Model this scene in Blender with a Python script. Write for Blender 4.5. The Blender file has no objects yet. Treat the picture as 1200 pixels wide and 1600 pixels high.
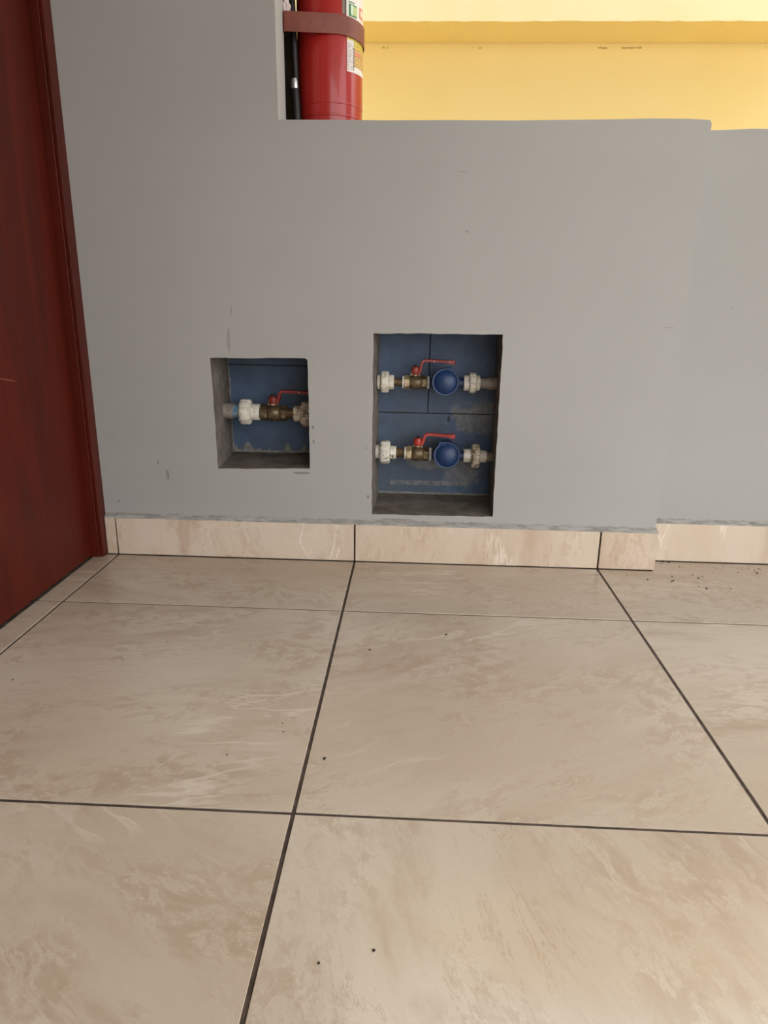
import bpy, bmesh, math, random
from mathutils import Matrix, Vector
random.seed(7)
S = bpy.context.scene
COL = S.collection
PI = math.pi

# ---------------------------------------------------------------- camera
F = 1073.279
CR = Matrix(((0.9988, -0.0280, 0.0402), (0.0466, 0.2901, -0.9559), (0.0151, 0.9566, 0.2911)))
CP = Vector((0.13911, -1.60197, 0.61976))
cd = bpy.data.cameras.new('camera'); cam = bpy.data.objects.new('camera', cd); COL.objects.link(cam)
cd.sensor_fit = 'VERTICAL'; cd.sensor_height = 36; cd.lens = 36*F/1600; cd.clip_start = .01
cam.rotation_mode = 'QUATERNION'; cam.rotation_quaternion = CR.to_quaternion(); cam.location = CP
S.camera = cam

# ---------------------------------------------------------------- light: overcast sky round an open-sided passage
w = bpy.data.worlds.new('overcast_sky'); S.world = w; w.use_nodes = True
bg = w.node_tree.nodes['Background']; bg.inputs[0].default_value = (.985, .99, 1.0, 1); bg.inputs[1].default_value = 1.0
S.view_settings.view_transform = 'Standard'; S.view_settings.look = 'None'
S.view_settings.gamma = 1; S.view_settings.use_curve_mapping = False
S.view_settings.exposure = 2.0

# ---------------------------------------------------------------- helpers
def lin(r, g, b):
    f = lambda c: (c/255/12.92) if c/255 <= .04045 else ((c/255+.055)/1.055)**2.4
    return (f(r), f(g), f(b), 1)
def ray(u, v): return CR @ Vector(((u-600)/F, -(v-800)/F, -1))
def at(u, v, Y):                      # the point of the plane y = Y seen at that place of the photograph
    d = ray(u, v); return CP + d*((Y-CP.y)/d.y)
def onfloor(u, v):
    d = ray(u, v); return CP + d*((0-CP.z)/d.z)

class NT:
    def __init__(s, name, rough=.5, metal=0, spec=.5):
        s.m = bpy.data.materials.new(name); s.m.use_nodes = True; s.t = s.m.node_tree
        s.b = s.t.nodes['Principled BSDF']; s.b.inputs['Roughness'].default_value = rough
        s.b.inputs['Metallic'].default_value = metal; s.b.inputs['Specular IOR Level'].default_value = spec
    def put(s, node, key, val):
        i = node.inputs[key]
        if hasattr(val, 'is_output') or isinstance(val, bpy.types.NodeSocket): s.t.links.new(val, i)
        else: i.default_value = val
    def coord(s, kind='Object', rot=None, scale=(1, 1, 1), loc=(0, 0, 0), src=None):
        if src is None:
            src = s.t.nodes.new('ShaderNodeTexCoord').outputs[kind]
        m = s.t.nodes.new('ShaderNodeMapping'); s.put(m, 'Vector', src); s.put(m, 'Scale', scale); s.put(m, 'Location', loc)
        if rot is not None: s.put(m, 'Rotation', rot)
        return m.outputs[0]
    def noise(s, vec, scale, detail=4, rough=.55, dist=0, col=False):
        n = s.t.nodes.new('ShaderNodeTexNoise'); s.put(n, 'Vector', vec); s.put(n, 'Scale', scale)
        s.put(n, 'Detail', detail); s.put(n, 'Roughness', rough); s.put(n, 'Distortion', dist)
        return n.outputs[1 if col else 0]
    def math(s, op, a, b=0.0, clamp=False):
        n = s.t.nodes.new('ShaderNodeMath'); n.operation = op; n.use_clamp = clamp
        s.put(n, 0, a); s.put(n, 1, b); return n.outputs[0]
    def ramp(s, v, lo, hi, a=0.0, b=1.0):
        n = s.t.nodes.new('ShaderNodeMapRange'); n.interpolation_type = 'SMOOTHSTEP'; s.put(n, 'Value', v)
        s.put(n, 'From Min', lo); s.put(n, 'From Max', hi); s.put(n, 'To Min', a); s.put(n, 'To Max', b); return n.outputs[0]
    def mix(s, f, a, b, mode='MIX'):
        n = s.t.nodes.new('ShaderNodeMix'); n.data_type = 'RGBA'; n.blend_type = mode
        s.put(n, 0, f); s.put(n, 6, a); s.put(n, 7, b); return n.outputs[2]
    def sep(s, vec):
        n = s.t.nodes.new('ShaderNodeSeparateXYZ'); s.put(n, 0, vec); return n.outputs
    def comb(s, x=0., y=0., z=0.):
        n = s.t.nodes.new('ShaderNodeCombineXYZ'); s.put(n, 0, x); s.put(n, 1, y); s.put(n, 2, z); return n.outputs[0]
    def add(s, a, b):
        n = s.t.nodes.new('ShaderNodeVectorMath'); s.put(n, 0, a); s.put(n, 1, b); return n.outputs[0]
    def attr(s, name):
        n = s.t.nodes.new('ShaderNodeAttribute'); n.attribute_type = 'OBJECT'; n.attribute_name = name; return n
    def color(s, v): s.put(s.b, 'Base Color', v); return s
    def bump(s, h, strength=.2, dist=.002):
        n = s.t.nodes.new('ShaderNodeBump'); s.put(n, 'Height', h); s.put(n, 'Strength', strength); s.put(n, 'Distance', dist)
        s.put(s.b, 'Normal', n.outputs[0]); return s
    def spot(s, xyz, x, z, rx, rz, nz):       # irregular blot on a vertical surface
        a = s.math('DIVIDE', s.math('SUBTRACT', xyz[0], x), rx); b = s.math('DIVIDE', s.math('SUBTRACT', xyz[2], z), rz)
        d = s.math('ADD', s.math('MULTIPLY', a, a), s.math('MULTIPLY', b, b))
        d = s.math('ADD', d, s.math('MULTIPLY', s.math('SUBTRACT', nz, .5), 3.0))
        return s.ramp(d, .5, 1.0, 1, 0)

# ---- materials
def marble(name, c_light, c_mid, c_tan, c_cream, vein=1.0):
    t = NT(name, .17, spec=.5)
    a = t.attr('vein_angle'); off = t.attr('vein_offset')
    base = t.coord('Object')
    v0 = t.coord(src=base, rot=t.comb(0., 0., a.outputs['Fac']))
    v0 = t.add(v0, t.comb(off.outputs['Fac'], t.math('MULTIPLY', off.outputs['Fac'], 1.7), 0.))
    v = t.coord(src=v0, scale=(1, 2.6, 1.5))
    wob = t.noise(v0, 3.2, 3, .5, 0, True)
    wv = t.mix(1.0, t.mix(1.0, wob, (.5, .5, .5, 1), 'SUBTRACT'), (.2, .2, .2, 1), 'MULTIPLY')
    vs = t.add(t.coord(src=v0, scale=(.9, 4.0, 1)), wv)          # long soft streaks
    vm = t.add(t.coord(src=v0, scale=(1, 1.7, 1)), wv)
    big = t.noise(v0, 1.9, 3, .5)
    st = t.noise(vs, 1.9, 7, .6, .25)
    md = t.noise(vm, 4.5, 7, .68, .3)
    fine = t.noise(vm, 30, 6, .72, .3)
    c = t.mix(t.ramp(t.math('ADD', t.math('MULTIPLY', big, .5), t.math('MULTIPLY', st, .5)), .38, .60), c_mid, c_light)
    c = t.mix(t.math('MULTIPLY', t.ramp(st, .46, .74), .60), c, c_tan)
    zone = t.ramp(md, .44, .62)
    c = t.mix(t.math('MULTIPLY', t.math('MULTIPLY', t.ramp(fine, .44, .58), zone), .34), c, c_tan)
    c = t.mix(t.math('MULTIPLY', t.math('MULTIPLY', t.ramp(t.math('ABSOLUTE', t.math('SUBTRACT', fine, .45)), 0, .02, 1, 0), zone), .30), c, c_cream)
    # sparse long cream veins and hair-fine brown ones
    m1 = t.noise(v0, 3.1, 2)
    e1 = t.math('ABSOLUTE', t.math('SUBTRACT', t.noise(vs, 2.3, 5, .55, .2), .52))
    c = t.mix(t.math('MULTIPLY', t.math('MULTIPLY', t.ramp(e1, 0, .018, 1, 0), t.ramp(m1, .52, .66)), .5*vein), c, c_cream)
    e2 = t.math('ABSOLUTE', t.math('SUBTRACT', t.noise(t.coord(src=vs, loc=(3, 1, 2)), 2.6, 9, .66, .2), .5))
    c = t.mix(t.math('MULTIPLY', t.math('MULTIPLY', t.ramp(e2, 0, .006, 1, 0), t.ramp(m1, .50, .40)), .5*vein), c, c_tan)
    nn = t.noise(v0, 150, 3, .6)
    c = t.mix(t.math('MULTIPLY', t.ramp(nn, .55, .75), .12), c, c_tan)
    t.color(c)
    rn = t.noise(base, 5, 4)
    t.put(t.b, 'Roughness', t.ramp(rn, .3, .7, .13, .24))
    t.bump(t.noise(base, 260, 2), .03, .0004)
    return t.m
M = {}
M['tile'] = marble('beige_stone_tile', lin(199, 186, 169), lin(184, 167, 148), lin(158, 132, 109), lin(220, 209, 194))
M['skirting'] = marble('cream_stone_skirting', lin(216, 202, 184), lin(204, 185, 163), lin(168, 134, 104), lin(230, 219, 203), 1.5)
t = NT('dark_grout', .85); t.color(t.mix(t.ramp(t.noise(t.coord(), 40, 4), .35, .65), lin(58, 47, 40), lin(84, 70, 60))); M['grout'] = t.m

def wall_paint(name, marks):
    t = NT(name, .62, spec=.25); o = t.coord(); xyz = t.sep(o)
    n = t.noise(o, 1.3, 3); fine = t.noise(o, 210, 3)
    c = t.mix(t.ramp(n, .3, .7), lin(163, 161, 157), lin(169, 167, 163))
    # unevenly rolled horizontal paint passes
    r = t.noise(t.coord(scale=(.25, 1, 3.0)), 3.0, 2)
    c = t.mix(t.math('MULTIPLY', t.ramp(r, .4, .7), .25), c, lin(171, 169, 165))
    nz = t.noise(o, 160, 3, .7); nz2 = t.noise(o, 60, 4, .75)
    tot = None
    for (x, z, rx, rz, k) in marks:
        q = t.math('MULTIPLY', t.spot(xyz, x, z, rx, rz, nz if rx < .02 else nz2), k)
        tot = q if tot is None else t.math('MAXIMUM', tot, q)
    if tot is not None: c = t.mix(tot, c, lin(104, 96, 88))
    # grimy unpainted edge right above the skirting
    g = t.math('MULTIPLY', t.ramp(t.math('ADD', xyz[2], t.math('MULTIPLY', t.noise(t.coord(scale=(1, 1, 3)), 25, 4), .02)), .109, .118, 1, 0), .75)
    c = t.mix(g, c, lin(132, 130, 125))
    t.color(c); t.bump(t.math('ADD', t.math('MULTIPLY', fine, .5), t.math('MULTIPLY', t.noise(o, 14, 2), 1.5)), .22, .0012)
    return t.m
def mk(u, v, du, dv, k=.6):
    p = at(u, v, .012); return (p.x, p.z, du/640, dv/640, k)
M['paint'] = wall_paint('grey_wall_paint', [mk(357, 530, 3, 20, .35), mk(361, 486, 1.6, 8, .35), mk(262, 742, 3, 10, .5), mk(247, 722, 2, 5, .4),
    mk(725, 268, 9, 1.0, .25), mk(489, 668, 2.2, 3, .7), mk(490, 690, 2, 4, .5), mk(472, 739, 13, 2.2, .6), mk(186, 783, 1.6, 1.8, .8),
    mk(575, 776, 2.4, 3, .6), mk(572, 700, 1.5, 3, .4), mk(730, 362, 3, 1.5, .4), mk(1046, 512, 8, 1.0, .25), mk(620, 812, 26, 2.2, .5), mk(588, 818, 8, 3, .6)])
M['paint_right'] = wall_paint('grey_wall_paint_recessed', [(.86, .62, .003, .0015, .5), (.95, .47, .002, .002, .4)])
t = NT('raw_grey_render', .9, spec=.2); o = t.coord()
c = t.mix(t.ramp(t.noise(o, 22, 5, .65), .35, .68), lin(106, 98, 90), lin(134, 126, 116))
c = t.mix(t.math('MULTIPLY', t.ramp(t.noise(o, 70, 4, .7, 1), .62, .7), .6), c, lin(74, 62, 52))
t.color(c).bump(t.noise(o, 90, 6, .7), .7, .003); M['render'] = t.m
M['concrete'] = NT('outdoor_concrete', .9).color(lin(140, 134, 122)).m
t = NT('cement_bevel', .85, spec=.2); o = t.coord()
c = t.mix(t.ramp(t.noise(t.coord(scale=(1, 3, 6)), 26, 5, .7), .38, .62), lin(140, 138, 133), lin(170, 167, 161))
c = t.mix(t.math('MULTIPLY', t.ramp(t.noise(t.coord(scale=(.6, 2, 3)), 60, 4, .7, .8), .58, .68), .7), c, lin(88, 88, 82))
t.color(c).bump(t.noise(o, 120, 5), .6, .002); M['cement'] = t.m
t = NT('yellow_wall_paint', .7, spec=.2); o = t.coord(); xyz = t.sep(o)
c = t.mix(t.ramp(t.noise(o, 2.5, 3), .35, .65), lin(242, 219, 150), lin(244, 222, 156))
crk = t.ramp(t.math('ABSOLUTE', t.math('SUBTRACT', t.math('ADD', xyz[2], t.math('MULTIPLY', t.noise(o, 30, 4, .7), .012)), 1.429)), .001, .0035, 1, 0)
c = t.mix(t.math('MULTIPLY', t.math('MULTIPLY', crk, t.ramp(t.noise(t.coord(scale=(1, 1, .2)), 13, 4, .7), .56, .66)), .7), c, lin(150, 116, 50))
sp = t.ramp(t.noise(o, 48, 2, .5), .77, .8)
c = t.mix(t.math('MULTIPLY', sp, .4), c, lin(180, 140, 60)); t.color(c).bump(t.noise(o, 35, 4), .25, .003); M['yellow'] = t.m
t = NT('pale_cream_paint', .7, spec=.2); t.color(t.mix(t.ramp(t.noise(t.coord(), 5, 3), .4, .7), lin(252, 234, 186), lin(250, 230, 178))); M['cream'] = t.m
t = NT('white_ceiling_paint', .8); t.color(lin(196, 192, 184)); M['white'] = t.m
M['ledge'] = NT('bounce_ledge_paint', .8, spec=.2).color(lin(214, 196, 152)).m  # pale tone of the added ledge that bounces light

def wood(name, a, b, rough=.32):
    t = NT(name, rough, spec=.2); o = t.coord(scale=(9, 9, .7))
    n = t.noise(o, 2.2, 5, .6, .8); f = t.noise(t.coord(scale=(60, 60, 1.5)), 3, 3)
    c = t.mix(t.ramp(n, .3, .7), a, b); c = t.mix(t.math('MULTIPLY', t.ramp(f, .45, .7), .3), c, a)
    return t, c
t, c = wood('red_brown_door_wood', lin(70, 20, 10), lin(88, 25, 12), .42)
xyz = t.sep(t.coord()); yy = t.math('ADD', xyz[1], .50)     # long faint arc scratch
arc = t.math('ABSOLUTE', t.math('SUBTRACT', xyz[2], t.math('SUBTRACT', .487, t.math('MULTIPLY', t.math('MULTIPLY', yy, yy), .45))))
arcm = t.math('MULTIPLY', t.ramp(arc, .0004, .0012, 1, 0), t.math('MULTIPLY', t.ramp(xyz[1], -.27, -.24, 1, 0), .5))
c = t.mix(arcm, c, lin(170, 110, 80))
t.color(c); t.bump(t.noise(t.coord(scale=(60, 60, 1.5)), 4, 3), .06, .0006); M['door'] = t.m
t, c = wood('red_brown_frame_wood', lin(72, 24, 15), lin(88, 29, 18), .38)
c = t.mix(t.math('MULTIPLY', t.ramp(t.noise(t.coord(scale=(1, 1, .25)), 95, 4, .7), .70, .74), .7), c, lin(60, 28, 20))
t.color(c); M['frame'] = t.m

def blue_paint(name, x0, z0, mode):
    """thin blue paint over grey tile; the bare tile shows along the lower and left border and where it is rubbed"""
    t = NT(name, .5, spec=.35); o = t.coord(); xyz = t.sep(o)
    n = t.noise(o, 9, 4, .6); nf = t.noise(o, 55, 4, .7)
    blue = t.mix(t.ramp(n, .35, .65), lin(72, 88, 112), lin(86, 104, 130))
    blue = t.mix(t.math('MULTIPLY', t.ramp(t.noise(o, 5.5, 3), .42, .62), .65), blue, lin(82, 90, 98))
    blue = t.mix(t.math('MULTIPLY', t.ramp(t.noise(t.coord(scale=(1, 1, 5)), 30, 3), .5, .75), .25), blue, lin(110, 122, 140))
    bare = t.mix(t.ramp(nf, .35, .65), lin(112, 110, 106), lin(146, 142, 134))
    if mode == 'small':
        dz = t.math('SUBTRACT', t.math('SUBTRACT', xyz[2], z0), t.math('MULTIPLY', t.ramp(t.noise(t.coord(scale=(1, 0, .0)), 24, 2), .47, .60), .020))
        dx = t.math('SUBTRACT', t.math('SUBTRACT', xyz[0], x0), t.math('MULTIPLY', t.ramp(t.noise(t.coord(scale=(0, 0, 1)), 14, 2), .3, .7), .006))
        m = t.math('MULTIPLY', t.ramp(dz, .004, .0055), t.ramp(dx, .008, .0095))
    else:
        dz = t.math('SUBTRACT', t.math('SUBTRACT', xyz[2], z0), t.math('MULTIPLY', t.noise(t.coord(scale=(1, 0, .0)), 14, 2), .006))
        m = t.ramp(dz, .002, .003)
        # wiped grey area towards the right and behind the meters
        s1 = t.spot(xyz, .30, .335, .075, .05, t.noise(o, 17, 4, .65)); s2 = t.spot(xyz, .27, .20, .055, .06, t.noise(o, 13, 4, .65))
        s3 = t.spot(xyz, .19, .215, .07, .02, t.noise(o, 17, 4, .65))
        m = t.math('MULTIPLY', m, t.math('SUBTRACT', 1.0, t.math('MULTIPLY', t.math('MAXIMUM', t.math('MAXIMUM', s1, s2), s3), .62)))
        # rubbed strip where a label was scraped off
        a = t.math('ABSOLUTE', t.math('SUBTRACT', xyz[2], .1565)); b = t.math('ABSOLUTE', t.math('SUBTRACT', xyz[0], .181))
        strip = t.math('MULTIPLY', t.ramp(t.math('ADD', a, t.math('MULTIPLY', nf, .004)), .0075, .0095, 1, 0), t.ramp(b, .101, .104, 1, 0))
        st = t.math('MULTIPLY', strip, t.ramp(t.noise(t.coord(scale=(1, 1, .6)), 80, 3, .7), .38, .62, .25, .85))
        m = t.math('MULTIPLY', m, t.math('SUBTRACT', 1.0, st))
    c = t.mix(m, bare, blue)
    if mode == 'large':
        hole = t.math('MAXIMUM', t.spot(xyz, .229, .331, .0045, .008, nf), 0.0)
        c = t.mix(hole, c, lin(40, 40, 44))
    t.color(c); t.bump(nf, .2, .0008)
    return t.m
M['blue_small'] = blue_paint('blue_paint_small_recess', -.357, .231, 'small')
M['blue_large'] = blue_paint('blue_paint_large_recess', .045, .125, 'large')

def plain(name, a, b=None, rough=.5, metal=0, scale=40, lo=.4, hi=.65, bump=0, spec=.5):
    t = NT(name, rough, metal, spec); o = t.coord(); n = t.noise(o, scale, 5, .65)
    t.color(t.mix(t.ramp(n, lo, hi), a, b or a))
    if bump: t.bump(n, bump, .001)
    return t.m
M['pvc'] = plain('dirty_white_plastic', lin(214, 206, 190), lin(166, 154, 134), .5, 0, 75, .50, .70, .15)
M['pvc_dirty'] = plain('stained_white_plastic', lin(206, 194, 172), lin(118, 98, 76), .6, 0, 60, .42, .62, .3)
M['pvc_spatter'] = plain('paint_spattered_white_plastic', lin(218, 212, 198), lin(92, 84, 74), .5, 0, 95, .57, .62, .15)
M['brass'] = plain('tarnished_brass', lin(128, 112, 84), lin(84, 70, 48), .42, .55, 90, .38, .64, .35)
M['brass_bright'] = plain('pale_worn_brass', lin(188, 168, 136), lin(140, 120, 88), .4, .45, 80)
M['brass_dark'] = plain('dark_brass_nipple', lin(110, 86, 56), lin(64, 48, 34), .5, .4, 80)
M['tape'] = plain('white_thread_tape', lin(222, 220, 212), lin(180, 174, 160), .6, 0, 200, .5, .7, .3)
M['red'] = plain('red_vinyl_lever', lin(178, 56, 42), lin(158, 44, 34), .35, 0, 60)
M['red_chipped'] = plain('chipped_red_lever', lin(132, 38, 30), lin(205, 170, 158), .4, 0, 130, .60, .66)
M['lid'] = plain('blue_plastic_lid', lin(17, 43, 82), lin(23, 53, 95), .42, 0, 30)
M['meter'] = plain('dark_blue_meter_body', lin(26, 44, 86), lin(36, 52, 84), .5, 0, 30)
M['grey_pipe'] = plain('grey_painted_pipe', lin(142, 132, 122), lin(112, 100, 90), .6, 0, 70, .4, .7, .2)
M['blue_tape'] = plain('blue_smeared_pipe', lin(148, 160, 164), lin(36, 112, 168), .5, 0, 130, .5, .56)
M['steel'] = plain('bright_steel', lin(200, 200, 200), lin(170, 168, 164), .3, .8)
M['dark_nut'] = plain('dark_nut', lin(40, 36, 34), lin(60, 48, 40), .5, .5)
M['ext_red'] = NT('extinguisher_red', .30, spec=.4).color(lin(168, 36, 31)).m
M['ext_red'].node_tree.nodes['Principled BSDF'].inputs['Coat Weight'].default_value = .25
M['black'] = NT('black_rubber', .45, spec=.4).color(lin(30, 27, 26)).m
M['post'] = plain('dark_brown_post', lin(44, 32, 24), lin(34, 26, 20), .6, 0, 20)
M['strap'] = plain('brown_steel_strap', lin(128, 66, 50), lin(116, 58, 44), .5, 0, 30)
M['paper'] = plain('crumpled_paper', lin(222, 208, 204), lin(196, 176, 172), .9, 0, 120, .4, .6, .5)
M['dirt'] = NT('dark_dirt', .9).color(lin(46, 34, 28)).m
def label_mat(name, base, ink, scale, k):
    t = NT(name, .35, spec=.4); o = t.coord(); xyz = t.sep(o)
    ph = t.math('FRACT', t.math('MULTIPLY', xyz[2], scale))
    ln = t.math('MULTIPLY', t.ramp(t.math('ABSOLUTE', t.math('SUBTRACT', ph, .5)), .18, .26, 1, 0), t.ramp(t.noise(t.coord(scale=(1, 1, .4)), 420, 2), .42, .5))
    t.color(t.mix(t.math('MULTIPLY', ln, k), base, ink)); return t.m
M['lab_white'] = label_mat('white_label', lin(226, 220, 212), lin(120, 112, 108), 260, 0)
M['lab_text'] = label_mat('white_label_text', lin(226, 216, 212), lin(116, 96, 92), 250, .75)
M['lab_tan'] = label_mat('tan_label_text', lin(216, 178, 108), lin(90, 66, 40), 220, .8)
M['lab_yellow'] = label_mat('yellow_label_text', lin(214, 190, 74), lin(96, 96, 50), 160, .6)
M['lab_green'] = NT('green_print', .4).color(lin(42, 120, 62)).m
M['lab_lime'] = NT('light_green_print', .4).color(lin(176, 196, 120)).m
M['lab_pale'] = NT('pale_print', .4).color(lin(214, 226, 210)).m
M['lab_orange'] = NT('orange_print', .4).color(lin(214, 130, 96)).m
M['stripe_grey'] = NT('grey_stripe', .4).color(lin(128, 108, 96)).m
M['lab_dark'] = NT('dark_print', .4).color(lin(60, 48, 42)).m

def obj(name, bm, mat, parent=None, smooth=False, kind=None, bevel=0, label=None):
    me = bpy.data.meshes.new(name); bmesh.ops.recalc_face_normals(bm, faces=bm.faces[:]); bm.to_mesh(me); bm.free()
    for m in (mat if isinstance(mat, (list, tuple)) else [mat]): me.materials.append(m)
    if smooth:
        for p in me.polygons: p.use_smooth = True
        me.set_sharp_from_angle(angle=math.radians(smooth if smooth is not True else 35))
    o = bpy.data.objects.new(name, me); COL.objects.link(o)
    if parent: o.parent = parent
    if kind: o['kind'] = kind
    if label: o['label'] = label
    if bevel:
        b = o.modifiers.new('bevel', 'BEVEL'); b.width = bevel; b.segments = 2; b.limit_method = 'ANGLE'; b.angle_limit = math.radians(40)
    return o
def thing(name, label, cat, loc=(0, 0, 0), group=None):
    o = bpy.data.objects.new(name, None); COL.objects.link(o); o.location = loc; o['label'] = label; o['category'] = cat
    o.empty_display_size = .05
    if group: o['group'] = group
    return o
def box(bm, x0, x1, y0, y1, z0, z1):
    v = [bm.verts.new(p) for p in ((x0, y0, z0), (x1, y0, z0), (x1, y1, z0), (x0, y1, z0), (x0, y0, z1), (x1, y0, z1), (x1, y1, z1), (x0, y1, z1))]
    for f in ((0, 3, 2, 1), (4, 5, 6, 7), (0, 1, 5, 4), (1, 2, 6, 5), (2, 3, 7, 6), (3, 0, 4, 7)): bm.faces.new([v[i] for i in f])
def B(*a):
    bm = bmesh.new(); box(bm, *a); return bm
def cbox(name, x0, x1, y0, y1, z0, z1, mat, parent, bevel=.0012, **k):   # box whose origin sits at its centre
    c = Vector(((x0+x1)/2, (y0+y1)/2, (z0+z1)/2))
    o = obj(name, B(x0-c.x, x1-c.x, y0-c.y, y1-c.y, z0-c.z, z1-c.z), mat, parent, bevel=bevel, **k); o.location = c; return o
def revolve(bm, prof, a, b, n=28, shape=None):
    """profile [(t, r)] turned about the line a-b; t is distance along it; shape(theta) scales r"""
    a = Vector(a); d = (Vector(b)-a).normalized(); up = Vector((0, 0, 1)) if abs(d.z) < .9 else Vector((0, -1, 0))
    e1 = (up-d*up.dot(d)).normalized(); e2 = d.cross(e1); rings = []
    for (tt, r) in prof:
        ring = []
        for i in range(n):
            th = 2*PI*i/n; rr = r*(shape(th) if shape else 1)
            ring.append(bm.verts.new(a+d*tt+e1*math.cos(th)*rr+e2*math.sin(th)*rr))
        rings.append(ring)
    for r0, r1 in zip(rings, rings[1:]):
        for i in range(n): bm.faces.new((r0[i], r0[(i+1) % n], r1[(i+1) % n], r1[i]))
    bm.faces.new(rings[0]); bm.faces.new(rings[-1][::-1])
def sweep(bm, pts, wy, th):          # flat strip following pts in the XZ plane, width wy along Y, thickness th
    rings = []
    for i, p in enumerate(pts):
        p = Vector(p[:3]); q0 = Vector(pts[max(i-1, 0)][:3]); q1 = Vector(pts[min(i+1, len(pts)-1)][:3])
        d = (q1-q0).normalized(); n = Vector((-d.z, 0, d.x)); ww = wy*(pts[i][3] if len(pts[i]) > 3 else 1); tt = th*(pts[i][4] if len(pts[i]) > 4 else 1)
        rings.append([bm.verts.new(p+n*s*tt/2+Vector((0, k*ww/2, 0))) for s, k in ((1, -1), (1, 1), (-1, 1), (-1, -1))])
    for a, b in zip(rings, rings[1:]):
        for i in range(4): bm.faces.new((a[i], a[(i+1) % 4], b[(i+1) % 4], b[i]))
    bm.faces.new(rings[0]); bm.faces.new(rings[-1][::-1])
def tube(bm, pts, r, n=12):
    rings = []; pts = [Vector(p) for p in pts]
    for i, p in enumerate(pts):
        d = (pts[min(i+1, len(pts)-1)]-pts[max(i-1, 0)]).normalized(); up = Vector((0, 1, 0)); e1 = (up-d*up.dot(d)).normalized(); e2 = d.cross(e1)
        rings.append([bm.verts.new(p+(e1*math.cos(2*PI*k/n)+e2*math.sin(2*PI*k/n))*r) for k in range(n)])
    for a, b in zip(rings, rings[1:]):
        for i in range(n): bm.faces.new((a[i], a[(i+1) % n], b[(i+1) % n], b[i]))
    bm.faces.new(rings[0]); bm.faces.new(rings[-1][::-1])

# ---------------------------------------------------------------- structure
WY, RY, BK, ZT, XE = .012, .080, .300, .989, .733
NB = .200            # back of the recesses
XD = -.656           # face of the door leaf

def jline(p, q, step, amp, seed):
    """points p..q (q left out) along a hand-trowelled edge"""
    r = random.Random(seed); n = max(1, int((Vector(q)-Vector(p)).length/step)); out = [Vector(p)]
    d = (Vector(q)-Vector(p)); nn = Vector((-d.y, d.x)).normalized(); w = 0
    for i in range(1, n):
        w = w*.6+r.uniform(-amp, amp); out.append(Vector(p)+d*i/n+nn*w)
    return out
def rect_loop(c, step, amp, seed):
    out = []
    for i in range(4): out += jline(c[i], c[(i+1) % 4], step, amp, seed+i)
    return out
tl = lambda u, v, Y=WY: (at(u, v, Y).x, at(u, v, Y).z)
small = [(-.112, .4905), (-.1175, .4945), (-.340, .491), (-.335, .227), (-.1105, .233)]
large = [(.334, .5555), (.041, .5535), (.041, .122), (.337, .1245)]

def poly_loop(c, step, amp, seed):
    out = []
    for i in range(len(c)): out += jline(c[i], c[(i+1) % len(c)], step, amp, seed+i)
    return out
bm = bmesh.new()
top = [tl(1110, 187.5), tl(1080, 185.5), tl(1020, 185), tl(960, 186.2), tl(900, 187), tl(800, 188.2), tl(700, 187.6), tl(600, 188), tl(520, 187)]
top = [(x, z) for x, z in top]
outer = [(-.70, 0), (XE-.001, 0), (XE, .4), (XE+.0005, ZT-.006)] + top + [(-.165, at(436, 187, WY).z), (-.1655, 1.1), (-.1665, 1.4), (-.1665, 2.45), (-.70, 2.45)]
def addloop(pts, y): return [bm.verts.new((p[0], y, p[1])) for p in pts]
lo = addloop(outer, WY); ls = addloop(poly_loop(small, .014, .0007, 3), WY); ll = addloop(poly_loop(large, .014, .0009, 11), WY)
ed = []
for L in (lo, ls, ll):
    for i in range(len(L)): ed.append(bm.edges.new((L[i], L[(i+1) % len(L)])))
bmesh.ops.triangle_fill(bm, use_beauty=True, use_dissolve=False, edges=ed)
# recess linings
def lining(L, fn):
    L2 = [bm.verts.new(fn(v.co)) for v in L]
    for i in range(len(L)):
        f = bm.faces.new((L[i], L[(i+1) % len(L)], L2[(i+1) % len(L)], L2[i])); f.material_index = 1
    return L2
lining(ls, lambda c: (c.x-.012 if c.x < -.3 else c.x+.004, NB+.02, c.z))
lining(ll, lambda c: (c.x+.006 if c.x < .1 else c.x+.010, NB+.02, c.z+.001))
# rim of the wall: depth .30 below the ledge, .093 for the tall part on the left
def yb(c): return .105 if c[1] > ZT+.02 else BK
n = len(outer); rim = []
for i, c in enumerate(outer):
    rim.append((bm.verts.new((c[0], .105, c[1])), bm.verts.new((c[0], BK, c[1]))))
for i in range(n):
    j = (i+1) % n; hi = outer[i][1] > ZT+.05 or outer[j][1] > ZT+.05
    bm.faces.new((lo[i], lo[j], rim[j][0], rim[i][0]))
    if not hi: bm.faces.new((rim[i][0], rim[j][0], rim[j][1], rim[i][1]))
wall = obj('wall_back', bm, [M['paint'], M['render']], kind='structure', bevel=.0016)
obj('wall_core', B(-.70, XE-.002, .296, BK, 0, ZT-.004), M['paint'], wall)
bm = bmesh.new(); box(bm, -.70, -.168, .10, .105, ZT, 2.45); box(bm, -.70, -.168, .105, .295, ZT-.01, ZT-.004); obj('wall_core', bm, M['paint'], wall)

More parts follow.
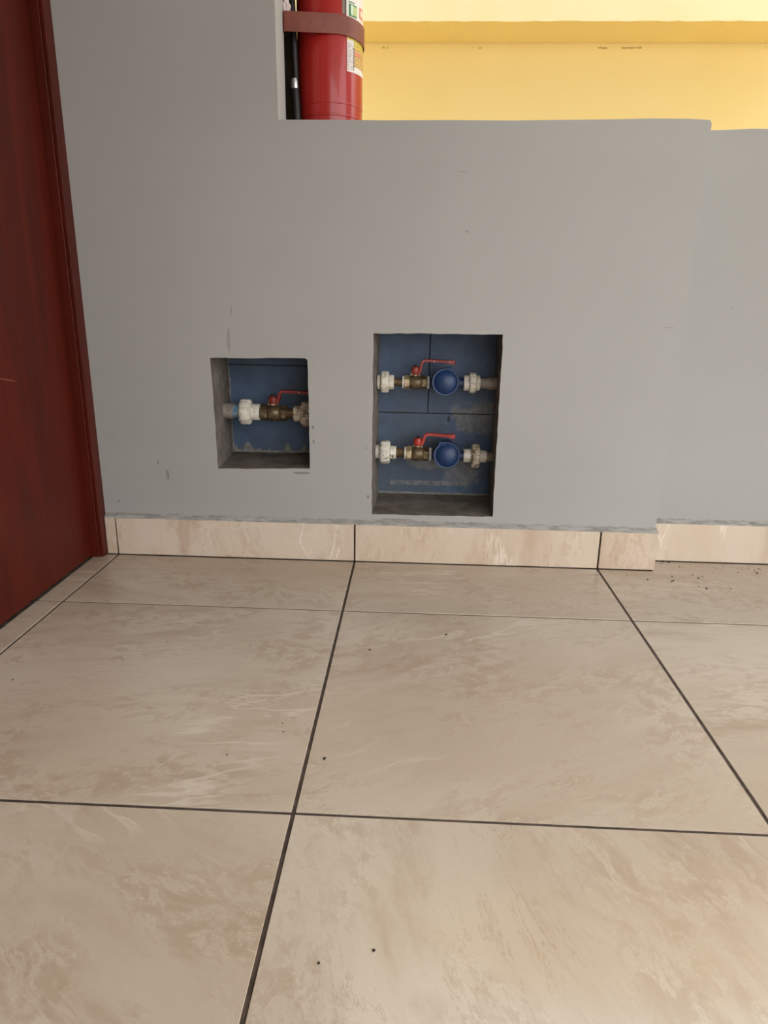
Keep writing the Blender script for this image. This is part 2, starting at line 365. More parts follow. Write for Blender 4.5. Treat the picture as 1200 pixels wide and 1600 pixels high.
# painted tiles at the back of the recesses
def btile(x0, x1, z0, z1, m):
    g = .0011
    o = obj('tile', B(x0+g, x1-g, NB, NB+.008, z0+g, z1-g), m, wall, bevel=.0008); return o
btile(-.36, -.10, .2285, .461, M['blue_small']); btile(-.36, -.10, .461, .51, M['blue_small'])
btile(.040, .355, .1235, .345, M['blue_large']); btile(.040, .174, .345, .57, M['blue_large']); btile(.174, .355, .345, .57, M['blue_large'])
bm = bmesh.new(); box(bm, -.37, -.09, NB+.006, NB+.02, .20, .52); box(bm, .03, .36, NB+.006, NB+.02, .10, .58)
obj('grout_bed', bm, M['grout'], wall)

# recessed low wall on the right
bm = bmesh.new()
tp = [tl(1110, 203, RY), tl(1125, 202.8, RY), tl(1150, 202, RY), tl(1175, 200.6, RY), tl(1200, 201, RY)]
xs = [(XE-.02, tp[0][1])]+tp+[(1.3, ZT), (1.6, ZT+.001), (2.6, ZT)]
fr = [bm.verts.new((x, RY, z)) for x, z in xs]; bk = [bm.verts.new((x, BK, z)) for x, z in xs]
f0 = [bm.verts.new((x, RY, 0)) for x, z in xs]; b0 = [bm.verts.new((x, BK, 0)) for x, z in xs]
for i in range(len(xs)-1):
    bm.faces.new((f0[i], f0[i+1], fr[i+1], fr[i])); bm.faces.new((fr[i], fr[i+1], bk[i+1], bk[i])); bm.faces.new((bk[i], bk[i+1], b0[i+1], b0[i]))
bm.faces.new((f0[-1], b0[-1], bk[-1], fr[-1])); bm.faces.new((f0[0], fr[0], bk[0], b0[0]))
obj('wall_right', bm, M['paint_right'], kind='structure', bevel=.0016)

# yellow wall beyond, with the projecting beam
fw = obj('wall_far', B(-1.6, 3.4, 1.0, 1.15, -.2, 2.7), M['yellow'], kind='structure')
bm = bmesh.new(); zb = at(880, 33, .82).z
x = -1.6; up = []; r = random.Random(5)
while x < 3.4: up.append((x, zb+r.uniform(-.0012, .0012))); x += .03
up.append((3.4, zb))
a = [bm.verts.new((x, .82, z)) for x, z in up]; b = [bm.verts.new((x, .82, 2.0)) for x, z in up]; c_ = [bm.verts.new((x, .999, z)) for x, z in up]; d_ = [bm.verts.new((x, .999, 2.0)) for x, z in up]
for i in range(len(up)-1):
    f = bm.faces.new((a[i], a[i+1], b[i+1], b[i])); f = bm.faces.new((b[i], b[i+1], d_[i+1], d_[i]))
    f = bm.faces.new((c_[i], c_[i+1], a[i+1], a[i])); f.material_index = 1
obj('trim_1', bm, [M['cream'], M['yellow']], kind='structure')
obj('ground', B(-9, 11, -12, 9, -.25, -.04), M['concrete'], kind='structure')

obj('bounce_ledge', B(-1.6, 3.4, .301, .999, -.04, .80), M['ledge'], kind='structure')      # unseen pale ledge, added to bounce skylight onto the yellow wall

# ceiling, left wall, wall behind the photographer (all out of frame, they shape the light)
obj('ceiling', B(-.9, 2.0, -2.42, .11, 2.45, 2.55), M['white'], kind='structure')
bm = bmesh.new(); box(bm, -.80, -.645, -3.6, -.93, 0, 2.45); box(bm, -.80, -.645, -.93, -.0, 2.08, 2.45); box(bm, -.80, -.701, -.0, .30, 0, 2.45)
obj('wall_left', bm, M['paint_right'], kind='structure')
bm = bmesh.new(); box(bm, -.80, .20, -2.42, -2.3, 0, 2.55); box(bm, .20, 1.9, -2.42, -2.3, 1.88, 2.55)
obj('wall_rear', bm, M['paint_right'], kind='structure')
bm = bmesh.new(); box(bm, 1.9, 2.0, -2.42, -.75, 2.05, 2.55); box(bm, 1.9, 2.0, -.75, .0799, 0, 2.55)
obj('wall_entrance', bm, M['paint_right'], kind='structure')

# door with its frame
door = obj('door_1', B(-.698, XD, -.868, -.0285, .006, 2.03), M['door'], kind='structure', bevel=.0015)
def jamb(y0, y1, s):
    bm = bmesh.new(); box(bm, -.70, -.637, y0, y1, 0, 2.08); o = obj('door_frame', bm, M['frame'], door, bevel=.0015)
    bm = bmesh.new(); box(bm, -.637, -.6275, y0+.003*s if s > 0 else y0, y1, 0.0005, 2.08); obj('frame_moulding', bm, M['frame'], o, bevel=.002)
jamb(-.024, .0118, 1); jamb(-.930, -.872, -1)
obj('door_frame', B(-.70, -.637, -.872, -.024, 2.034, 2.08), M['frame'], door, bevel=.0015)
bm = bmesh.new(); revolve(bm, [(0, .026), (.004, .026), (.006, .011), (.03, .011), (.04, .024), (.058, .028), (.07, .018)], (XD, -.81, 1.0), (XD+1, -.81, 1.0))
obj('door_knob', bm, M['steel'], door, smooth=True)
obj('door_backing', B(-.79, -.70, -.93, 0, 0, 2.08), M['dirt'], door)

# floor tiles
floor = obj('floor', B(-.80, 2.6, -3.6, .0119, -.03, -.0016), M['grout'], kind='structure')
obj('floor_screed', B(XE+.001, 2.6, .0119, .0798, -.03, -.0016), M['grout'], floor)
a0 = .2865
rows = [(-a0, None, .0016), (-a0-.6, -a0, 0), (-a0-1.2, -a0-.6, 0), (-a0-1.8, -a0-1.2, 0), (-a0-2.4, -a0-1.8, 0), (-a0-3.0, -a0-2.4, 0)]
cols = [(-.655, -.6), (-.6, 0), (0, .6), (.6, 1.2), (1.2, 1.8), (1.8, 2.4)]
ang = {(0, 0): .1, (0, 1): .25, (0, 2): -.15, (0, 3): -.05, (1, 1): -.18, (1, 2): -.45, (1, 3): -.1, (2, 1): .55, (2, 2): 1.25, (2, 3): 1.35}
rr = random.Random(21)
for j, (y0, y1, _) in enumerate(rows):
    for i, (x0, x1) in enumerate(cols):
        top_y = (.0 if x0 < .6 else .0) if y1 is None else y1
        g = .0027; ga = .0027; gt = .0027
        X0 = x0+(.0 if i == 0 else g); X1 = x1-g; Y0 = max(y0+ga, -3.6); Y1 = (top_y-gt) if y1 is not None else (-.0008)
        if j == 0 and i == 3: pass
        hz = rr.uniform(-.0003, .0003)
        if j == 0 and i >= 3:          # this tile runs on to the set-back wall
            if i == 3:
                bm = bmesh.new(); cx, cy = (X0+X1)/2, -.12
                P = [(X0, Y0), (X1, Y0), (X1, .069), (XE+.002, .069), (XE+.002, -.0008), (X0, -.0008)]
                lo_ = [bm.verts.new((px-cx, py-cy, -.0085)) for px, py in P]; hi_ = [bm.verts.new((px-cx, py-cy, 0)) for px, py in P]
                bm.faces.new(hi_); bm.faces.new(lo_[::-1])
                for k in range(6): bm.faces.new((lo_[k], lo_[(k+1) % 6], hi_[(k+1) % 6], hi_[k]))
                o = obj('tile', bm, M['tile'], floor, bevel=.0007); o.location = (cx, cy, hz)
            else: o = cbox('tile', X0, X1, Y0, .069, -.0085, hz, M['tile'], floor, bevel=.0007)
        else: o = cbox('tile', X0, X1, Y0, Y1, -.0085, hz, M['tile'], floor, bevel=.0007)
        o['vein_angle'] = ang.get((j, i), rr.uniform(-.4, .4)); o['vein_offset'] = rr.uniform(0, 9)

# skirting tiles
H = .0965
sk = obj('baseboard_back', B(-.622, XE-.001, .009, .0117, .001, H), M['grout'], kind='structure')
for x0, x1, m in ((-.6265, -.6, 0), (-.6, 0, 0), (0, .6, 0), (.6, XE+.0045, 0)):
    o = cbox('tile', x0+(.0022 if x0 > -.62 else 0), x1-(.0022 if x1 < .7 else 0), .0, .0102, .0022, H, M['skirting'], sk, bevel=.0006)
    o['vein_angle'] = rr.uniform(1.0, 1.9); o['vein_offset'] = rr.uniform(0, 9)
    o.rotation_euler = (0, 0, 0)
o = cbox('tile', XE, XE+.0045+.004, .0108, .0685, .0022, H, M['skirting'], sk, bevel=.0006); o['vein_angle'] = .3; o['vein_offset'] = 4.4
sk2 = obj('baseboard_right', B(XE+.009, 2.4, RY-.004, RY-.0004, .001, H+.004), M['grout'], kind='structure')
for x0, x1 in ((XE+.009, 1.333), (1.333, 1.933), (1.933, 2.4)):
    o = cbox('tile', x0+.001, x1-.001, .0695, RY-.004, .002, H+.004, M['skirting'], sk2, bevel=.0006)
    o['vein_angle'] = rr.uniform(1.0, 1.9); o['vein_offset'] = rr.uniform(0, 9)
# hand-trowelled cement bevel on top of the skirting
def cement(x0, x1, yf, yw, z, seed):
    bm = bmesh.new(); r = random.Random(seed); n = int((x1-x0)/.007); R = []
    for i in range(n+1):
        x = x0+(x1-x0)*i/n
        R.append([bm.verts.new((x, yf+r.uniform(0, .002), z-.0004)), bm.verts.new((x, yf+.002+r.uniform(0, .002), z+.003+r.uniform(0, .0015))),
                  bm.verts.new((x, yw+.0008, z+.009+r.uniform(0, .0045))), bm.verts.new((x, yw+.0008, z-.0004))])
    for a, b in zip(R, R[1:]):
        for k in range(4): bm.faces.new((a[k], a[(k+1) % 4], b[(k+1) % 4], b[k]))
    bm.faces.new(R[0]); bm.faces.new(R[-1][::-1]); return bm
obj('trim_2', cement(-.627, XE+.001, .0008, WY, H, 3), M['cement'], kind='structure', smooth=50)
obj('trim_3', cement(XE+.0012, 2.4, .0702, RY, H+.004, 9), M['cement'], kind='structure', smooth=50)

# ---------------------------------------------------------------- pipe lines in the recesses
PY = .118                                    # depth of the pipe axes
def slots(n, ph=0, w=.10, d=.06):
    def f(th):
        k = ((th+ph) * n/(2*PI)) % 1.0; return 1-d if min(k, 1-k) < w else 1.0
    return f
def octo(n, ph=0):
    def f(th):
        s = 2*PI/n; k = ((th+ph) % s)-s/2; return math.cos(s/2)/math.cos(k)*1.04
    return f
def line(name, label, cat, ua, va, ub, vb, group=None):
    """axis from photograph place a to b; returns thing and functions"""
    A = at(ua, va, PY); Bv = at(ub, vb, PY); root = thing(name, label, cat, A, group); D = (Bv-A)
    def pos(u):                              # u -> point of the axis, relative to the root
        P = at(u, va+(vb-va)*(u-ua)/(ub-ua), PY); P = P-A
        return D*(P.x/D.x)
    K = (Bv-A).x/(ub-ua)                     # metres per pixel here
    def seg(nm, u0, u1, prof, mat, parent=None, n=32, shape=None, smooth=30, label=None):
        p0, p1 = pos(u0), pos(u1); L = (p1-p0).length; bm = bmesh.new()
        revolve(bm, [(L*tq, r*K) for tq, r in prof], p0, p1, n, shape)
        return obj(nm, bm, mat, parent or root, smooth=smooth, label=label)
    return root, pos, K, seg
def ring(r, c=.12, k=.9): return [(0, r*k), (c, r), (1-c, r), (1, r*k)]

def valve(root, pos, K, seg, us, ue, r, ucap, rise, lever_u, lever_v, mats, cap_mat, scale=1.0, tape=True):
    """ball valve between us and ue; lever end given as a place in the photograph"""
    L = ue-us
    body = seg('ball_valve', us, ue, [(0, .70*r), (.02, .86*r), (.22, .86*r), (.24, .82*r), (.29, .84*r), (.31, .98*r), (.36, 1.04*r), (.42, 1.08*r), (.56, 1.08*r), (.60, 1.03*r), (.66, .98*r), (.72, .92*r), (.74, .84*r), (.97, .88*r), (1, .8*r)], mats[0], n=36, smooth=35)
    # hexagonal ends
    h1 = seg('hex_end', us+.01*L, us+.25*L, ring(r*1.0, .12, .93), mats[1], body, 48, octo(6, .0), 25)
    h2 = seg('hex_end', us+.76*L, us+.985*L, ring(r*.98, .12, .93), mats[0], body, 48, octo(6, .0), 25)
    if tape:
        seg('thread_tape', us-2.4*scale, us+.4*scale, [(0, .80*r), (.3, .92*r), (.7, .86*r), (1, .9*r)], M['tape'], body, 30, slots(11, .3, .2, .03))
        seg('thread_tape', ue+.4*scale, ue+3.8*scale, [(0, .9*r), (.3, .97*r), (.7, .9*r), (1, .86*r)], M['tape'], body, 30, slots(9, .3, .2, .03))
    # bonnet and stem
    P = pos(ucap); up = Vector((0, 0, 1)); k = K*scale
    bm = bmesh.new(); revolve(bm, [(.6*r*K, 5.2*k), (r*K+1.6*k, 5.0*k), (r*K+1.8*k, 3.8*k), (r*K+rise*K*.45, 3.8*k), (r*K+rise*K*.45, 2.2*k), (r*K+rise*K, 2.2*k)], P, P+up, 24)
    st = obj('stem', bm, M['brass_bright'], body, smooth=30)
    for s in (-1, 1):                        # stop lugs beside the stem
        bm = bmesh.new(); box(bm, P.x+s*6.3*k-.9*k, P.x+s*6.3*k+.9*k, P.y-2*k, P.y+2*k, P.z+r*K*.8, P.z+r*K+3.4*k)
        obj('stop_lug', bm, M['brass_bright'], body, bevel=.0004)
    # lever: boss over the stem, then crank and long flat grip
    zb_ = P.z+r*K+2.2*k; H_ = rise*K
    lv = bmesh.new()
    revolve(lv, [(0, 6.4*k), (.12*H_, 6.9*k), (.62*H_, 6.7*k), (.8*H_, 5.6*k), (.84*H_, 3*k)], Vector((P.x, P.y, zb_)), Vector((P.x, P.y, zb_+1)), 28, lambda th: 1.0)
    E_ = at(lever_u, lever_v, PY)-root.location
    x1 = P.x+6.0*k; z1 = zb_+.10*H_; x2 = P.x+13*k*.9; zt = E_.z+1.4*k
    pts = [(x1-4*k, P.y, z1, .95), (x1, P.y, z1+.5*k, .95), (x1+1.5*k, P.y, z1+3*k, .95), (x2-1.6*k, P.y, zt-3.2*k, .95), (x2+.2*k, P.y, zt-.8*k, .95), (x2+2.4*k, P.y, zt, .95), (x2+5*k, P.y, zt+.1*k, .9),
           (E_.x-.30*(E_.x-x2), P.y, zt-1.2*k, .9), (E_.x-.16*(E_.x-x2), P.y, E_.z-.4*k, 1.0, 1.5), (E_.x-1.0*k, P.y, E_.z-.6*k, .95, 1.7), (E_.x, P.y, E_.z-.5*k, .7, 1.0)]
    sweep(lv, pts, 10.5*k, 4.3*k)
    lever = obj('lever', lv, cap_mat, body, bevel=.0009, smooth=40, label='red lever handle')
    bm = bmesh.new(); revolve(bm, [(.80*H_, 3.4*k), (.80*H_+2.4*k, 3.4*k), (.80*H_+3.0*k, 2.2*k)], Vector((P.x, P.y, zb_)), Vector((P.x, P.y, zb_+1)), 24, octo(6))
    obj('handle_nut', bm, M['dark_nut'], lever, smooth=25)
    return body
def union(seg, u_f0, u_n0, u_n1, u_c1, rf, rn, rc, mat, n=8, ph=0, depth=.07, flange_mat=None):
    a = seg('pipe_union', u_f0, u_c1, [(0, rf*.93), (.03, rf), ((u_n0-u_f0)/(u_c1-u_f0)-.03, rf), ((u_n0-u_f0)/(u_c1-u_f0), rf*.9), ((u_n1-u_f0)/(u_c1-u_f0), rc*.9), ((u_n1-u_f0)/(u_c1-u_f0)+.02, rc), (.94, rc), (.98, rc*.96), (1, rc*.88)], flange_mat or mat, None, 32, slots(8, ph+.2, .05, .03))
    seg('union_nut', u_n0, u_n1, [(0, rn*.80), (.06, rn*.93), (.18, rn), (.80, rn), (.93, rn*.95), (1, rn*.80)], mat, a, 96, slots(n, ph, .08, depth), 35)
    return a
def meter(root, pos, K, seg, uc, vc, rl, hinge_u, u0, u1, tilt=0.0):
    C0 = at(uc, vc, .078)-root.location; k = K*.975
    P = pos(uc)
    bm = bmesh.new(); revolve(bm, [(-.012, .8*rl*k), (0, .92*rl*k), (.020, .93*rl*k), (.030, .86*rl*k), (.055, .80*rl*k), (.062, .60*rl*k)], C0+Vector((0, .014, 0)), C0+Vector((0, 1, tilt)), 40)
    body = obj('water_meter', bm, M['meter'], root, smooth=35)
    seg('meter_inlet', u0, uc-rl*.5, [(0, 7.5), (.3, 7.5), (.32, 8.6), (.6, 8.6), (1, 10)], M['meter'], body)
    seg('meter_outlet', uc+rl*.5, u1, [(0, 10), (.35, 8.6), (.6, 8.6), (.62, 7.2), (1, 7.2)], M['meter'], body)
    bm = bmesh.new(); R = rl*k; d = Vector((0, -1, .10+tilt)).normalized()
    revolve(bm, [(-.006, R*.97), (.0, R), (.006, R), (.0082, R*.965), (.0080, R*.86), (.0050, R*.83), (.0062, R*.78), (.0100, R*.64), (.0128, R*.45), (.0143, R*.25), (.0148, R*.1), (.0149, .0004)], C0, C0+d, 56)
    lid = obj('meter_lid', bm, M['lid'], body, smooth=40, label='round blue plastic meter lid')
    # hinge lug at the top rim
    hu = (hinge_u-uc)*k; hz = math.sqrt(max(R*R-hu*hu, 0))
    bm = bmesh.new(); revolve(bm, [(0, 2.0*k), (9*k, 2.0*k)], C0+Vector((hu-4.5*k, -.004, hz+.6*k)), C0+Vector((hu+4.5*k, -.004, hz+.6*k)), 14)
    box(bm, C0.x+hu-5.5*k, C0.x+hu+5.5*k, C0.y-.006, C0.y+.006, C0.z+hz-3*k, C0.z+hz+.8*k)
    obj('lid_hinge', bm, M['lid'], lid, bevel=.0005, smooth=30)
    return body

# upper line of the large recess
GR = 'plumbing lines in the wall recesses'
r_, pos, K, seg = line('water_pipe', 'upper pipe in the large wall recess, with chipped red lever and blue meter lid', 'water pipe', 587, 596.5, 778, 599, GR)
seg('pipe', 583, 592, [(0, 8), (1, 8)], M['grey_pipe'])
union(seg, 589.6, 595, 608, 615.6, 11.5, 16.5, 11.5, M['pvc'], 8, .55, .1)
seg('nipple', 615, 629, [(0, 6.2), (.5, 6), (1, 6.4)], M['brass_dark'])
valve(r_, pos, K, seg, 631, 667, 10.5, 648.5, 14, 711.5, 565.5, (M['brass'], M['brass_bright']), M['red_chipped'])
meter(r_, pos, K, seg, 696, 597, 21.5, 700, 670.5, 725)
union(seg, 724.4, 732.5, 744, 750, 12.2, 15.8, 12.0, M['pvc'], 8, .9, .1)
seg('pipe', 749.5, 763, [(0, 8.2), (1, 8.4)], M['grey_pipe'])
seg('pipe_coupling', 761.5, 780, [(0, 9.2), (.1, 10.2), (.8, 10.2), (1, 10)], M['grey_pipe'])

# lower line
r_, pos, K, seg = line('water_pipe', 'lower pipe in the large wall recess, with smooth bright red lever and blue meter lid', 'water pipe', 584, 705.5, 762, 713.5, GR)
seg('pipe', 577, 587, [(0, 8), (1, 8)], M['grey_pipe'])
union(seg, 583.5, 593.6, 609.5, 619, 11, 18.3, 10.3, M['pvc_spatter'], 8, .2, .10)
seg('nipple', 618, 633.5, [(0, 7.2), (.2, 7.4), (.25, 6.9), (.45, 7.4), (.5, 6.9), (.7, 7.4), (.75, 6.9), (1, 7.3)], M['brass_dark'])
valve(r_, pos, K, seg, 634, 670, 11, 652.5, 14, 711.5, 681, (M['brass'], M['brass_bright']), M['red'])
meter(r_, pos, K, seg, 698, 711, 21, 690, 673, 725)
union(seg, 723.8, 736, 749, 760, 10.6, 18.5, 9.6, M['pvc_dirty'], 5, .1, .14, flange_mat=M['pvc'])
seg('pipe', 759, 779, [(0, 7.4), (1, 7.2)], M['grey_pipe'])

# line of the small recess
r_, pos, K, seg = line('water_pipe', 'pipe in the small square wall recess, with paint-specked red lever valve and no meter', 'water pipe', 357, 642, 500, 648, GR)
seg('pipe', 342, 366, [(0, 12), (1, 12)], M['grey_pipe'])
seg('pipe', 365, 377, [(0, 10), (.2, 10.4), (.5, 9.8), (1, 10.2)], M['blue_tape'], label='pipe stub smeared with blue paint')
union(seg, 375, 376, 393, 407, 12, 19.6, 12.6, M['pvc_spatter'], 8, .45, .14)
valve(r_, pos, K, seg, 408, 449, 12.5, 427.5, 13, 492, 614, (M['brass'], M['brass']), M['red_chipped'], 1.1, tape=False)
seg('nipple', 448, 461, [(0, 8), (.5, 7.4), (1, 8)], M['brass_dark'])
union(seg, 459.5, 471, 489, 500, 12.3, 19.5, 12, M['pvc_dirty'], 8, .2, .12)
seg('pipe', 499, 520, [(0, 9), (1, 9)], M['grey_pipe'])

# ---------------------------------------------------------------- extinguisher on the ledge
EC = Vector((-.0775, .205, ZT+.0005)); ER = .0745
ext = thing('fire_extinguisher', 'red fire extinguisher strapped upright on the ledge of the grey wall', 'fire extinguisher', EC)
bm = bmesh.new()
revolve(bm, [(.0, .062), (.004, .068), (.012, .0735), (.0335, .0738), (.0345, .0752), (.0375, .0752), (.0385, .0742), (.055, .0742), (.058, .0742), (.0588, .0752), (.0612, .0752), (.062, ER), (.40, ER), (.425, .070), (.445, .055), (.458, .032), (.464, .020), (.480, .018)], (0, 0, 0), (0, 0, 1), 72)
obj('cylinder', bm, M['ext_red'], ext, smooth=40)
def patch(nm, u0, u1, v0, v1, mat, parent, dr=.0006, n=14, label=None, skew=0.):
    """curved sticker on the cylinder, bounds given as places in the photograph"""
    def on(u, v):
        d = ray(u, v); o = CP-(EC); a = d.x**2+d.y**2; b = 2*(o.x*d.x+o.y*d.y); c = o.x**2+o.y**2-(ER+dr)**2
        D = b*b-4*a*c
        if D < 0: D = 0
        tt = (-b-math.sqrt(D))/(2*a); p = o+d*tt; return math.atan2(p.x, -p.y), p.z
    th0 = on(u0, (v0+v1)/2)[0]; th1 = on(u1, (v0+v1)/2)[0]; z0 = on(u0, v0)[1]; z1 = on(u0, v1)[1]
    return patch_a(nm, th0, th1, z1, z0, mat, parent, dr, n, label)
def patch_a(nm, th0, th1, z0, z1, mat, parent, dr=.0006, n=14, label=None):
    bm = bmesh.new(); q = []
    for i in range(n+1):
        th = th0+(th1-th0)*i/n; s, c = math.sin(th), -math.cos(th)
        q.append([bm.verts.new((s*r, c*r, z)) for r in (ER+dr, ER+dr-.0005) for z in (z0, z1)])
    for a, b in zip(q, q[1:]):
        for i, j in ((0, 1), (1, 3), (3, 2), (2, 0)): bm.faces.new((a[i], a[j], b[j], b[i]))
    bm.faces.new([q[0][i] for i in (0, 1, 3, 2)]); bm.faces.new([q[-1][i] for i in (2, 3, 1, 0)])
    return obj(nm, bm, mat, parent, smooth=30, label=label)
def ang_z(u, v):
    d = ray(u, v); o = CP-EC; a = d.x**2+d.y**2; b = 2*(o.x*d.x+o.y*d.y); c = o.x**2+o.y**2-ER**2
    tt = (-b-math.sqrt(max(b*b-4*a*c, 0)))/(2*a); p = o+d*tt; return math.atan2(p.x, -p.y), p.z
tA, zA = ang_z(541, 26); tE = tA+1.30
up_l = patch_a('sticker', tA, tE, zA, zA+.17, M['lab_white'], ext, label='white sticker with green and orange pictograms')
patch_a('side_stripe', tA-.14, tA-.05, zA+.004, zA+.17, M['stripe_grey'], up_l); patch_a('side_stripe', tA-.05, tA-.005, zA+.004, zA+.17, M['lab_dark'], up_l)  # upright grey and dark stripes left of the white sticker
g0, gz = ang_z(545, 23); g1, _ = ang_z(557, 23)
patch_a('pictogram', g0, g1, gz-.002, gz+.021, M['lab_green'], up_l, .0011)
gm = (g0+g1)/2; patch_a('pictogram', gm-.02, g1-.015, gz+.001, gz+.018, M['lab_lime'], up_l, .0015)
patch_a('pictogram', g0+.06, g0+.15, gz+.003, gz+.019, M['lab_pale'], up_l, .0015)
patch_a('pictogram', g0+.085, g0+.125, gz+.0, gz+.004, M['lab_pale'], up_l, .0015)
patch_a('print', g0+.0, g1-.1, gz+.0235, gz+.0255, M['lab_green'], up_l, .0011)
o0, oz = ang_z(561, 28)
patch_a('pictogram', o0, o0+.28, oz-.001, oz+.020, M['lab_orange'], up_l, .0011); patch_a('pictogram', o0+.07, o0+.2, oz+.004, oz+.015, M['lab_white'], up_l, .0015)
tB, zB = ang_z(542, 111); _, zC = ang_z(542, 56)
lo_l = patch_a('sticker', tB, tB+1.05, zB, zC+.016, M['lab_white'], ext, label='instruction sticker with small print')
patch_a('print', tB+.02, tB+.24, zB+.005, zC-.012, M['lab_text'], lo_l, .0010)
patch_a('print', tB+.27, tB+1.03, zB+.012, zC-.020, M['lab_tan'], lo_l, .0010)
patch_a('print', tB+.26, tB+1.03, zC-.020, zC+.012, M['lab_yellow'], lo_l, .0010); patch_a('print', tB+.0, tB+.26, zC-.006, zC+.012, M['lab_yellow'], lo_l, .0010)
patch_a('print', tB+.30, tB+.62, zC-.034, zC-.026, M['lab_orange'], lo_l, .0014)
patch_a('print', tB+.245, tB+.265, zB+.004, zC-.02, M['lab_dark'], lo_l, .0012)
# head, levers, hose (above the frame and down the left side)
bm = bmesh.new(); revolve(bm, [(.478, .017), (.50, .017), (.505, .013), (.53, .013), (.535, .006)], (0, 0, 0), (0, 0, 1), 24); box(bm, -.04, .012, -.012, .012, .505, .525)
obj('valve_head', bm, M['steel'], ext, bevel=.001, smooth=30)
bm = bmesh.new(); sweep(bm, [(.0, 0, .545), (.06, 0, .555), (.12, 0, .550)], .024, .004); sweep(bm, [(.0, 0, .52), (.06, 0, .512), (.11, 0, .50)], .024, .004)
obj('carry_lever', bm, M['black'], ext, bevel=.001)
hp = []
for u, v, Y in ((465, 205, .150), (464, 160, .150), (462, 120, .150), (459, 60, .148), (456, 0, .148)): hp.append(at(u, v, Y)-EC)
hp[0].z = .004
hp = hp+[Vector((-.088, -.035, .40)), Vector((-.085, -.02, .47)), Vector((-.06, -.005, .512)), Vector((-.038, 0, .515))]
hb = bmesh.new(); tube(hb, hp, .0072, 14); hose = obj('hose', hb, M['black'], ext, smooth=50)
n0 = at(465.5, 203, .150)-EC; n1 = at(461.5, 139, .150)-EC; n0.z = .003; L = (n1-n0).length
bm = bmesh.new(); revolve(bm, [(0, .0085), (.01, .0100), (L*.8, .0098), (L, .0088)], n0, n1, 24); obj('nozzle', bm, M['black'], hose, smooth=35)
q0 = at(461.2, 139, .150)-EC; q1 = at(460.4, 126, .150)-EC; bm = bmesh.new(); revolve(bm, [(0, .0088), (.004, .0092), (.016, .0090), (.02, .0085)], q0, q1, 24)
obj('ferrule', bm, M['steel'], hose, smooth=35, label='bright metal ferrule')

post = obj('mounting_post', B(-.0205, .0135, -.0945, .0945, 0, 1.455), M['post'], bevel=.001); post.location = (-.1865, .2025, ZT+.0005)
obj('reflection_blocker', B(-.1655, -.075, .286, .2975, ZT+.0005, 2.44), M['post'], wall)  # added dark board, keeps a bright reflection off the cylinder's left side
post['label'] = 'dark brown upright post behind the fire extinguisher hose'; post['category'] = 'post'
# strap: fixed to the reveal of the wall, across the front and round the cylinder
def band(pts, h, th):
    bm = bmesh.new(); R = []
    for i, p in enumerate(pts):
        p = Vector(p); d = Vector(pts[min(i+1, len(pts)-1)])-Vector(pts[max(i-1, 0)]); d.z = 0; d.normalize(); nn = Vector((d.y, -d.x, 0))
        R.append([bm.verts.new(p+nn*s*th+Vector((0, 0, k*h/2))) for s, k in ((0, -1), (0, 1), (1, 1), (1, -1))])
    for a, b in zip(R, R[1:]):
        for i in range(4): bm.faces.new((a[i], a[(i+1) % 4], b[(i+1) % 4], b[i]))
    bm.faces.new(R[0]); bm.faces.new(R[-1][::-1]); return bm
zl = at(445, 34, .098).z; zm = at(505, 36, .128).z; zr = at(571, 62, .205).z
pts = [(-.1640, .1060, zl), (-.1636, .1000, zl), (-.1620, .0965, zl), (-.158, .0950, zl)]
r = ER+.0022; px, py = -.158-EC.x, .0950-EC.y
a0 = math.atan2(px, -py)+math.acos(r/math.hypot(px, py))
for i in range(25):
    a = a0+i/24*(PI*.5-a0+.9)
    pts.append((EC.x+math.sin(a)*r, EC.y-math.cos(a)*r, zm+(zr-zm)*min(1, max(0, (a-a0)/(PI/2-a0)))**1.3))
strap = obj('retaining_strap', band(pts, .038, .0022), M['strap'], smooth=40, bevel=.0005)
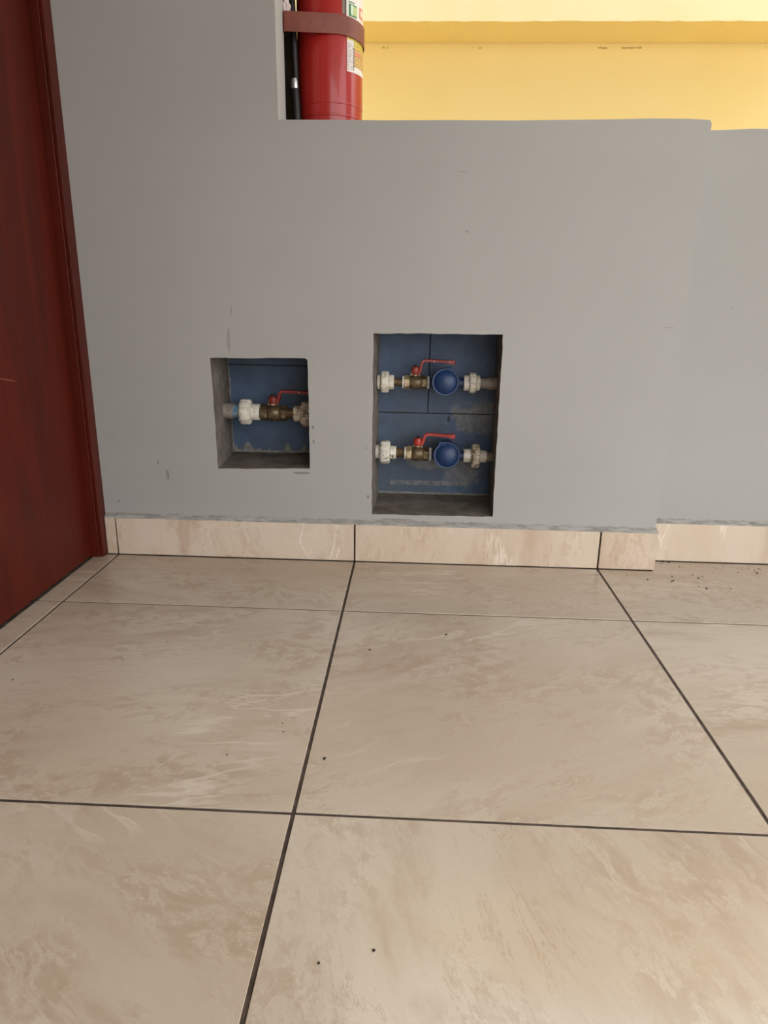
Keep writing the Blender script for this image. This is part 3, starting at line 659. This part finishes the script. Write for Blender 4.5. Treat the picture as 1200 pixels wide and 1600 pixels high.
strap['label'] = 'brown steel strap around the red extinguisher, fixed to the wall reveal'; strap['category'] = 'strap'
# crumpled paper tucked behind the strap
pc = at(446.5, 14, .112); bm = bmesh.new(); bmesh.ops.create_icosphere(bm, subdivisions=4, radius=1)
from mathutils import noise as mn
for v in bm.verts:
    d = v.co.copy(); k = 1+.35*mn.noise(d*2.3)+.30*abs(mn.noise(d*5.1+Vector((3, 1, 2)))); v.co = Vector((d.x*.0085*k, d.y*.008*k, d.z*.0205*k))
pp = obj('crumpled_paper', bm, M['paper'], smooth=22); pp.location = pc
pp['label'] = 'small wad of crumpled whitish paper tucked behind the brown strap'; pp['category'] = 'paper'

# ---------------------------------------------------------------- loose dirt on the floor
bm = bmesh.new(); r = random.Random(4)
spots = [(1036, 878, 3), (1045, 879, 3), (1050, 901, 2.4), (1052, 908, 3), (1049, 909, 2), (1082, 899, 2), (1091, 904, 3), (1092, 917, 2), (1104, 920, 3), (1098, 901, 1.6), (1183, 896, 2.6), (1142, 920, 2), (1012, 906, 2),
         (507, 1186, 4), (441, 1131, 2), (443, 1144, 2), (578, 1016, 3), (697, 992, 3), (584, 1486, 4.5), (498, 1506, 4), (355, 1180, 2), (20, 1063, 2.4), (980, 900, 1.6), (830, 960, 1.5), (262, 1004, 1.6)]
for _ in range(26): spots.append((r.uniform(1024, 1200), 0, r.uniform(.8, 1.6)))
for u, v, s in spots:
    if v == 0: v = 879+(u-1022)*.045+abs(r.gauss(0, 5))
    p = onfloor(u, v); R = s*.5*((p-CP).length)/F*1.1
    m = Matrix.Translation((p.x, p.y, .0006+R*.3)) @ Matrix.Rotation(r.uniform(0, 6), 4, 'Z') @ Matrix.Diagonal((R*r.uniform(.8, 1.5), R, R*.6, 1))
    bmesh.ops.create_icosphere(bm, subdivisions=1, radius=1, matrix=m)
dd = obj('dirt_crumbs', bm, M['dirt']); dd['kind'] = 'stuff'; dd['label'] = 'tiny dark dirt crumbs scattered on the beige floor tiles'; dd['category'] = 'dirt'
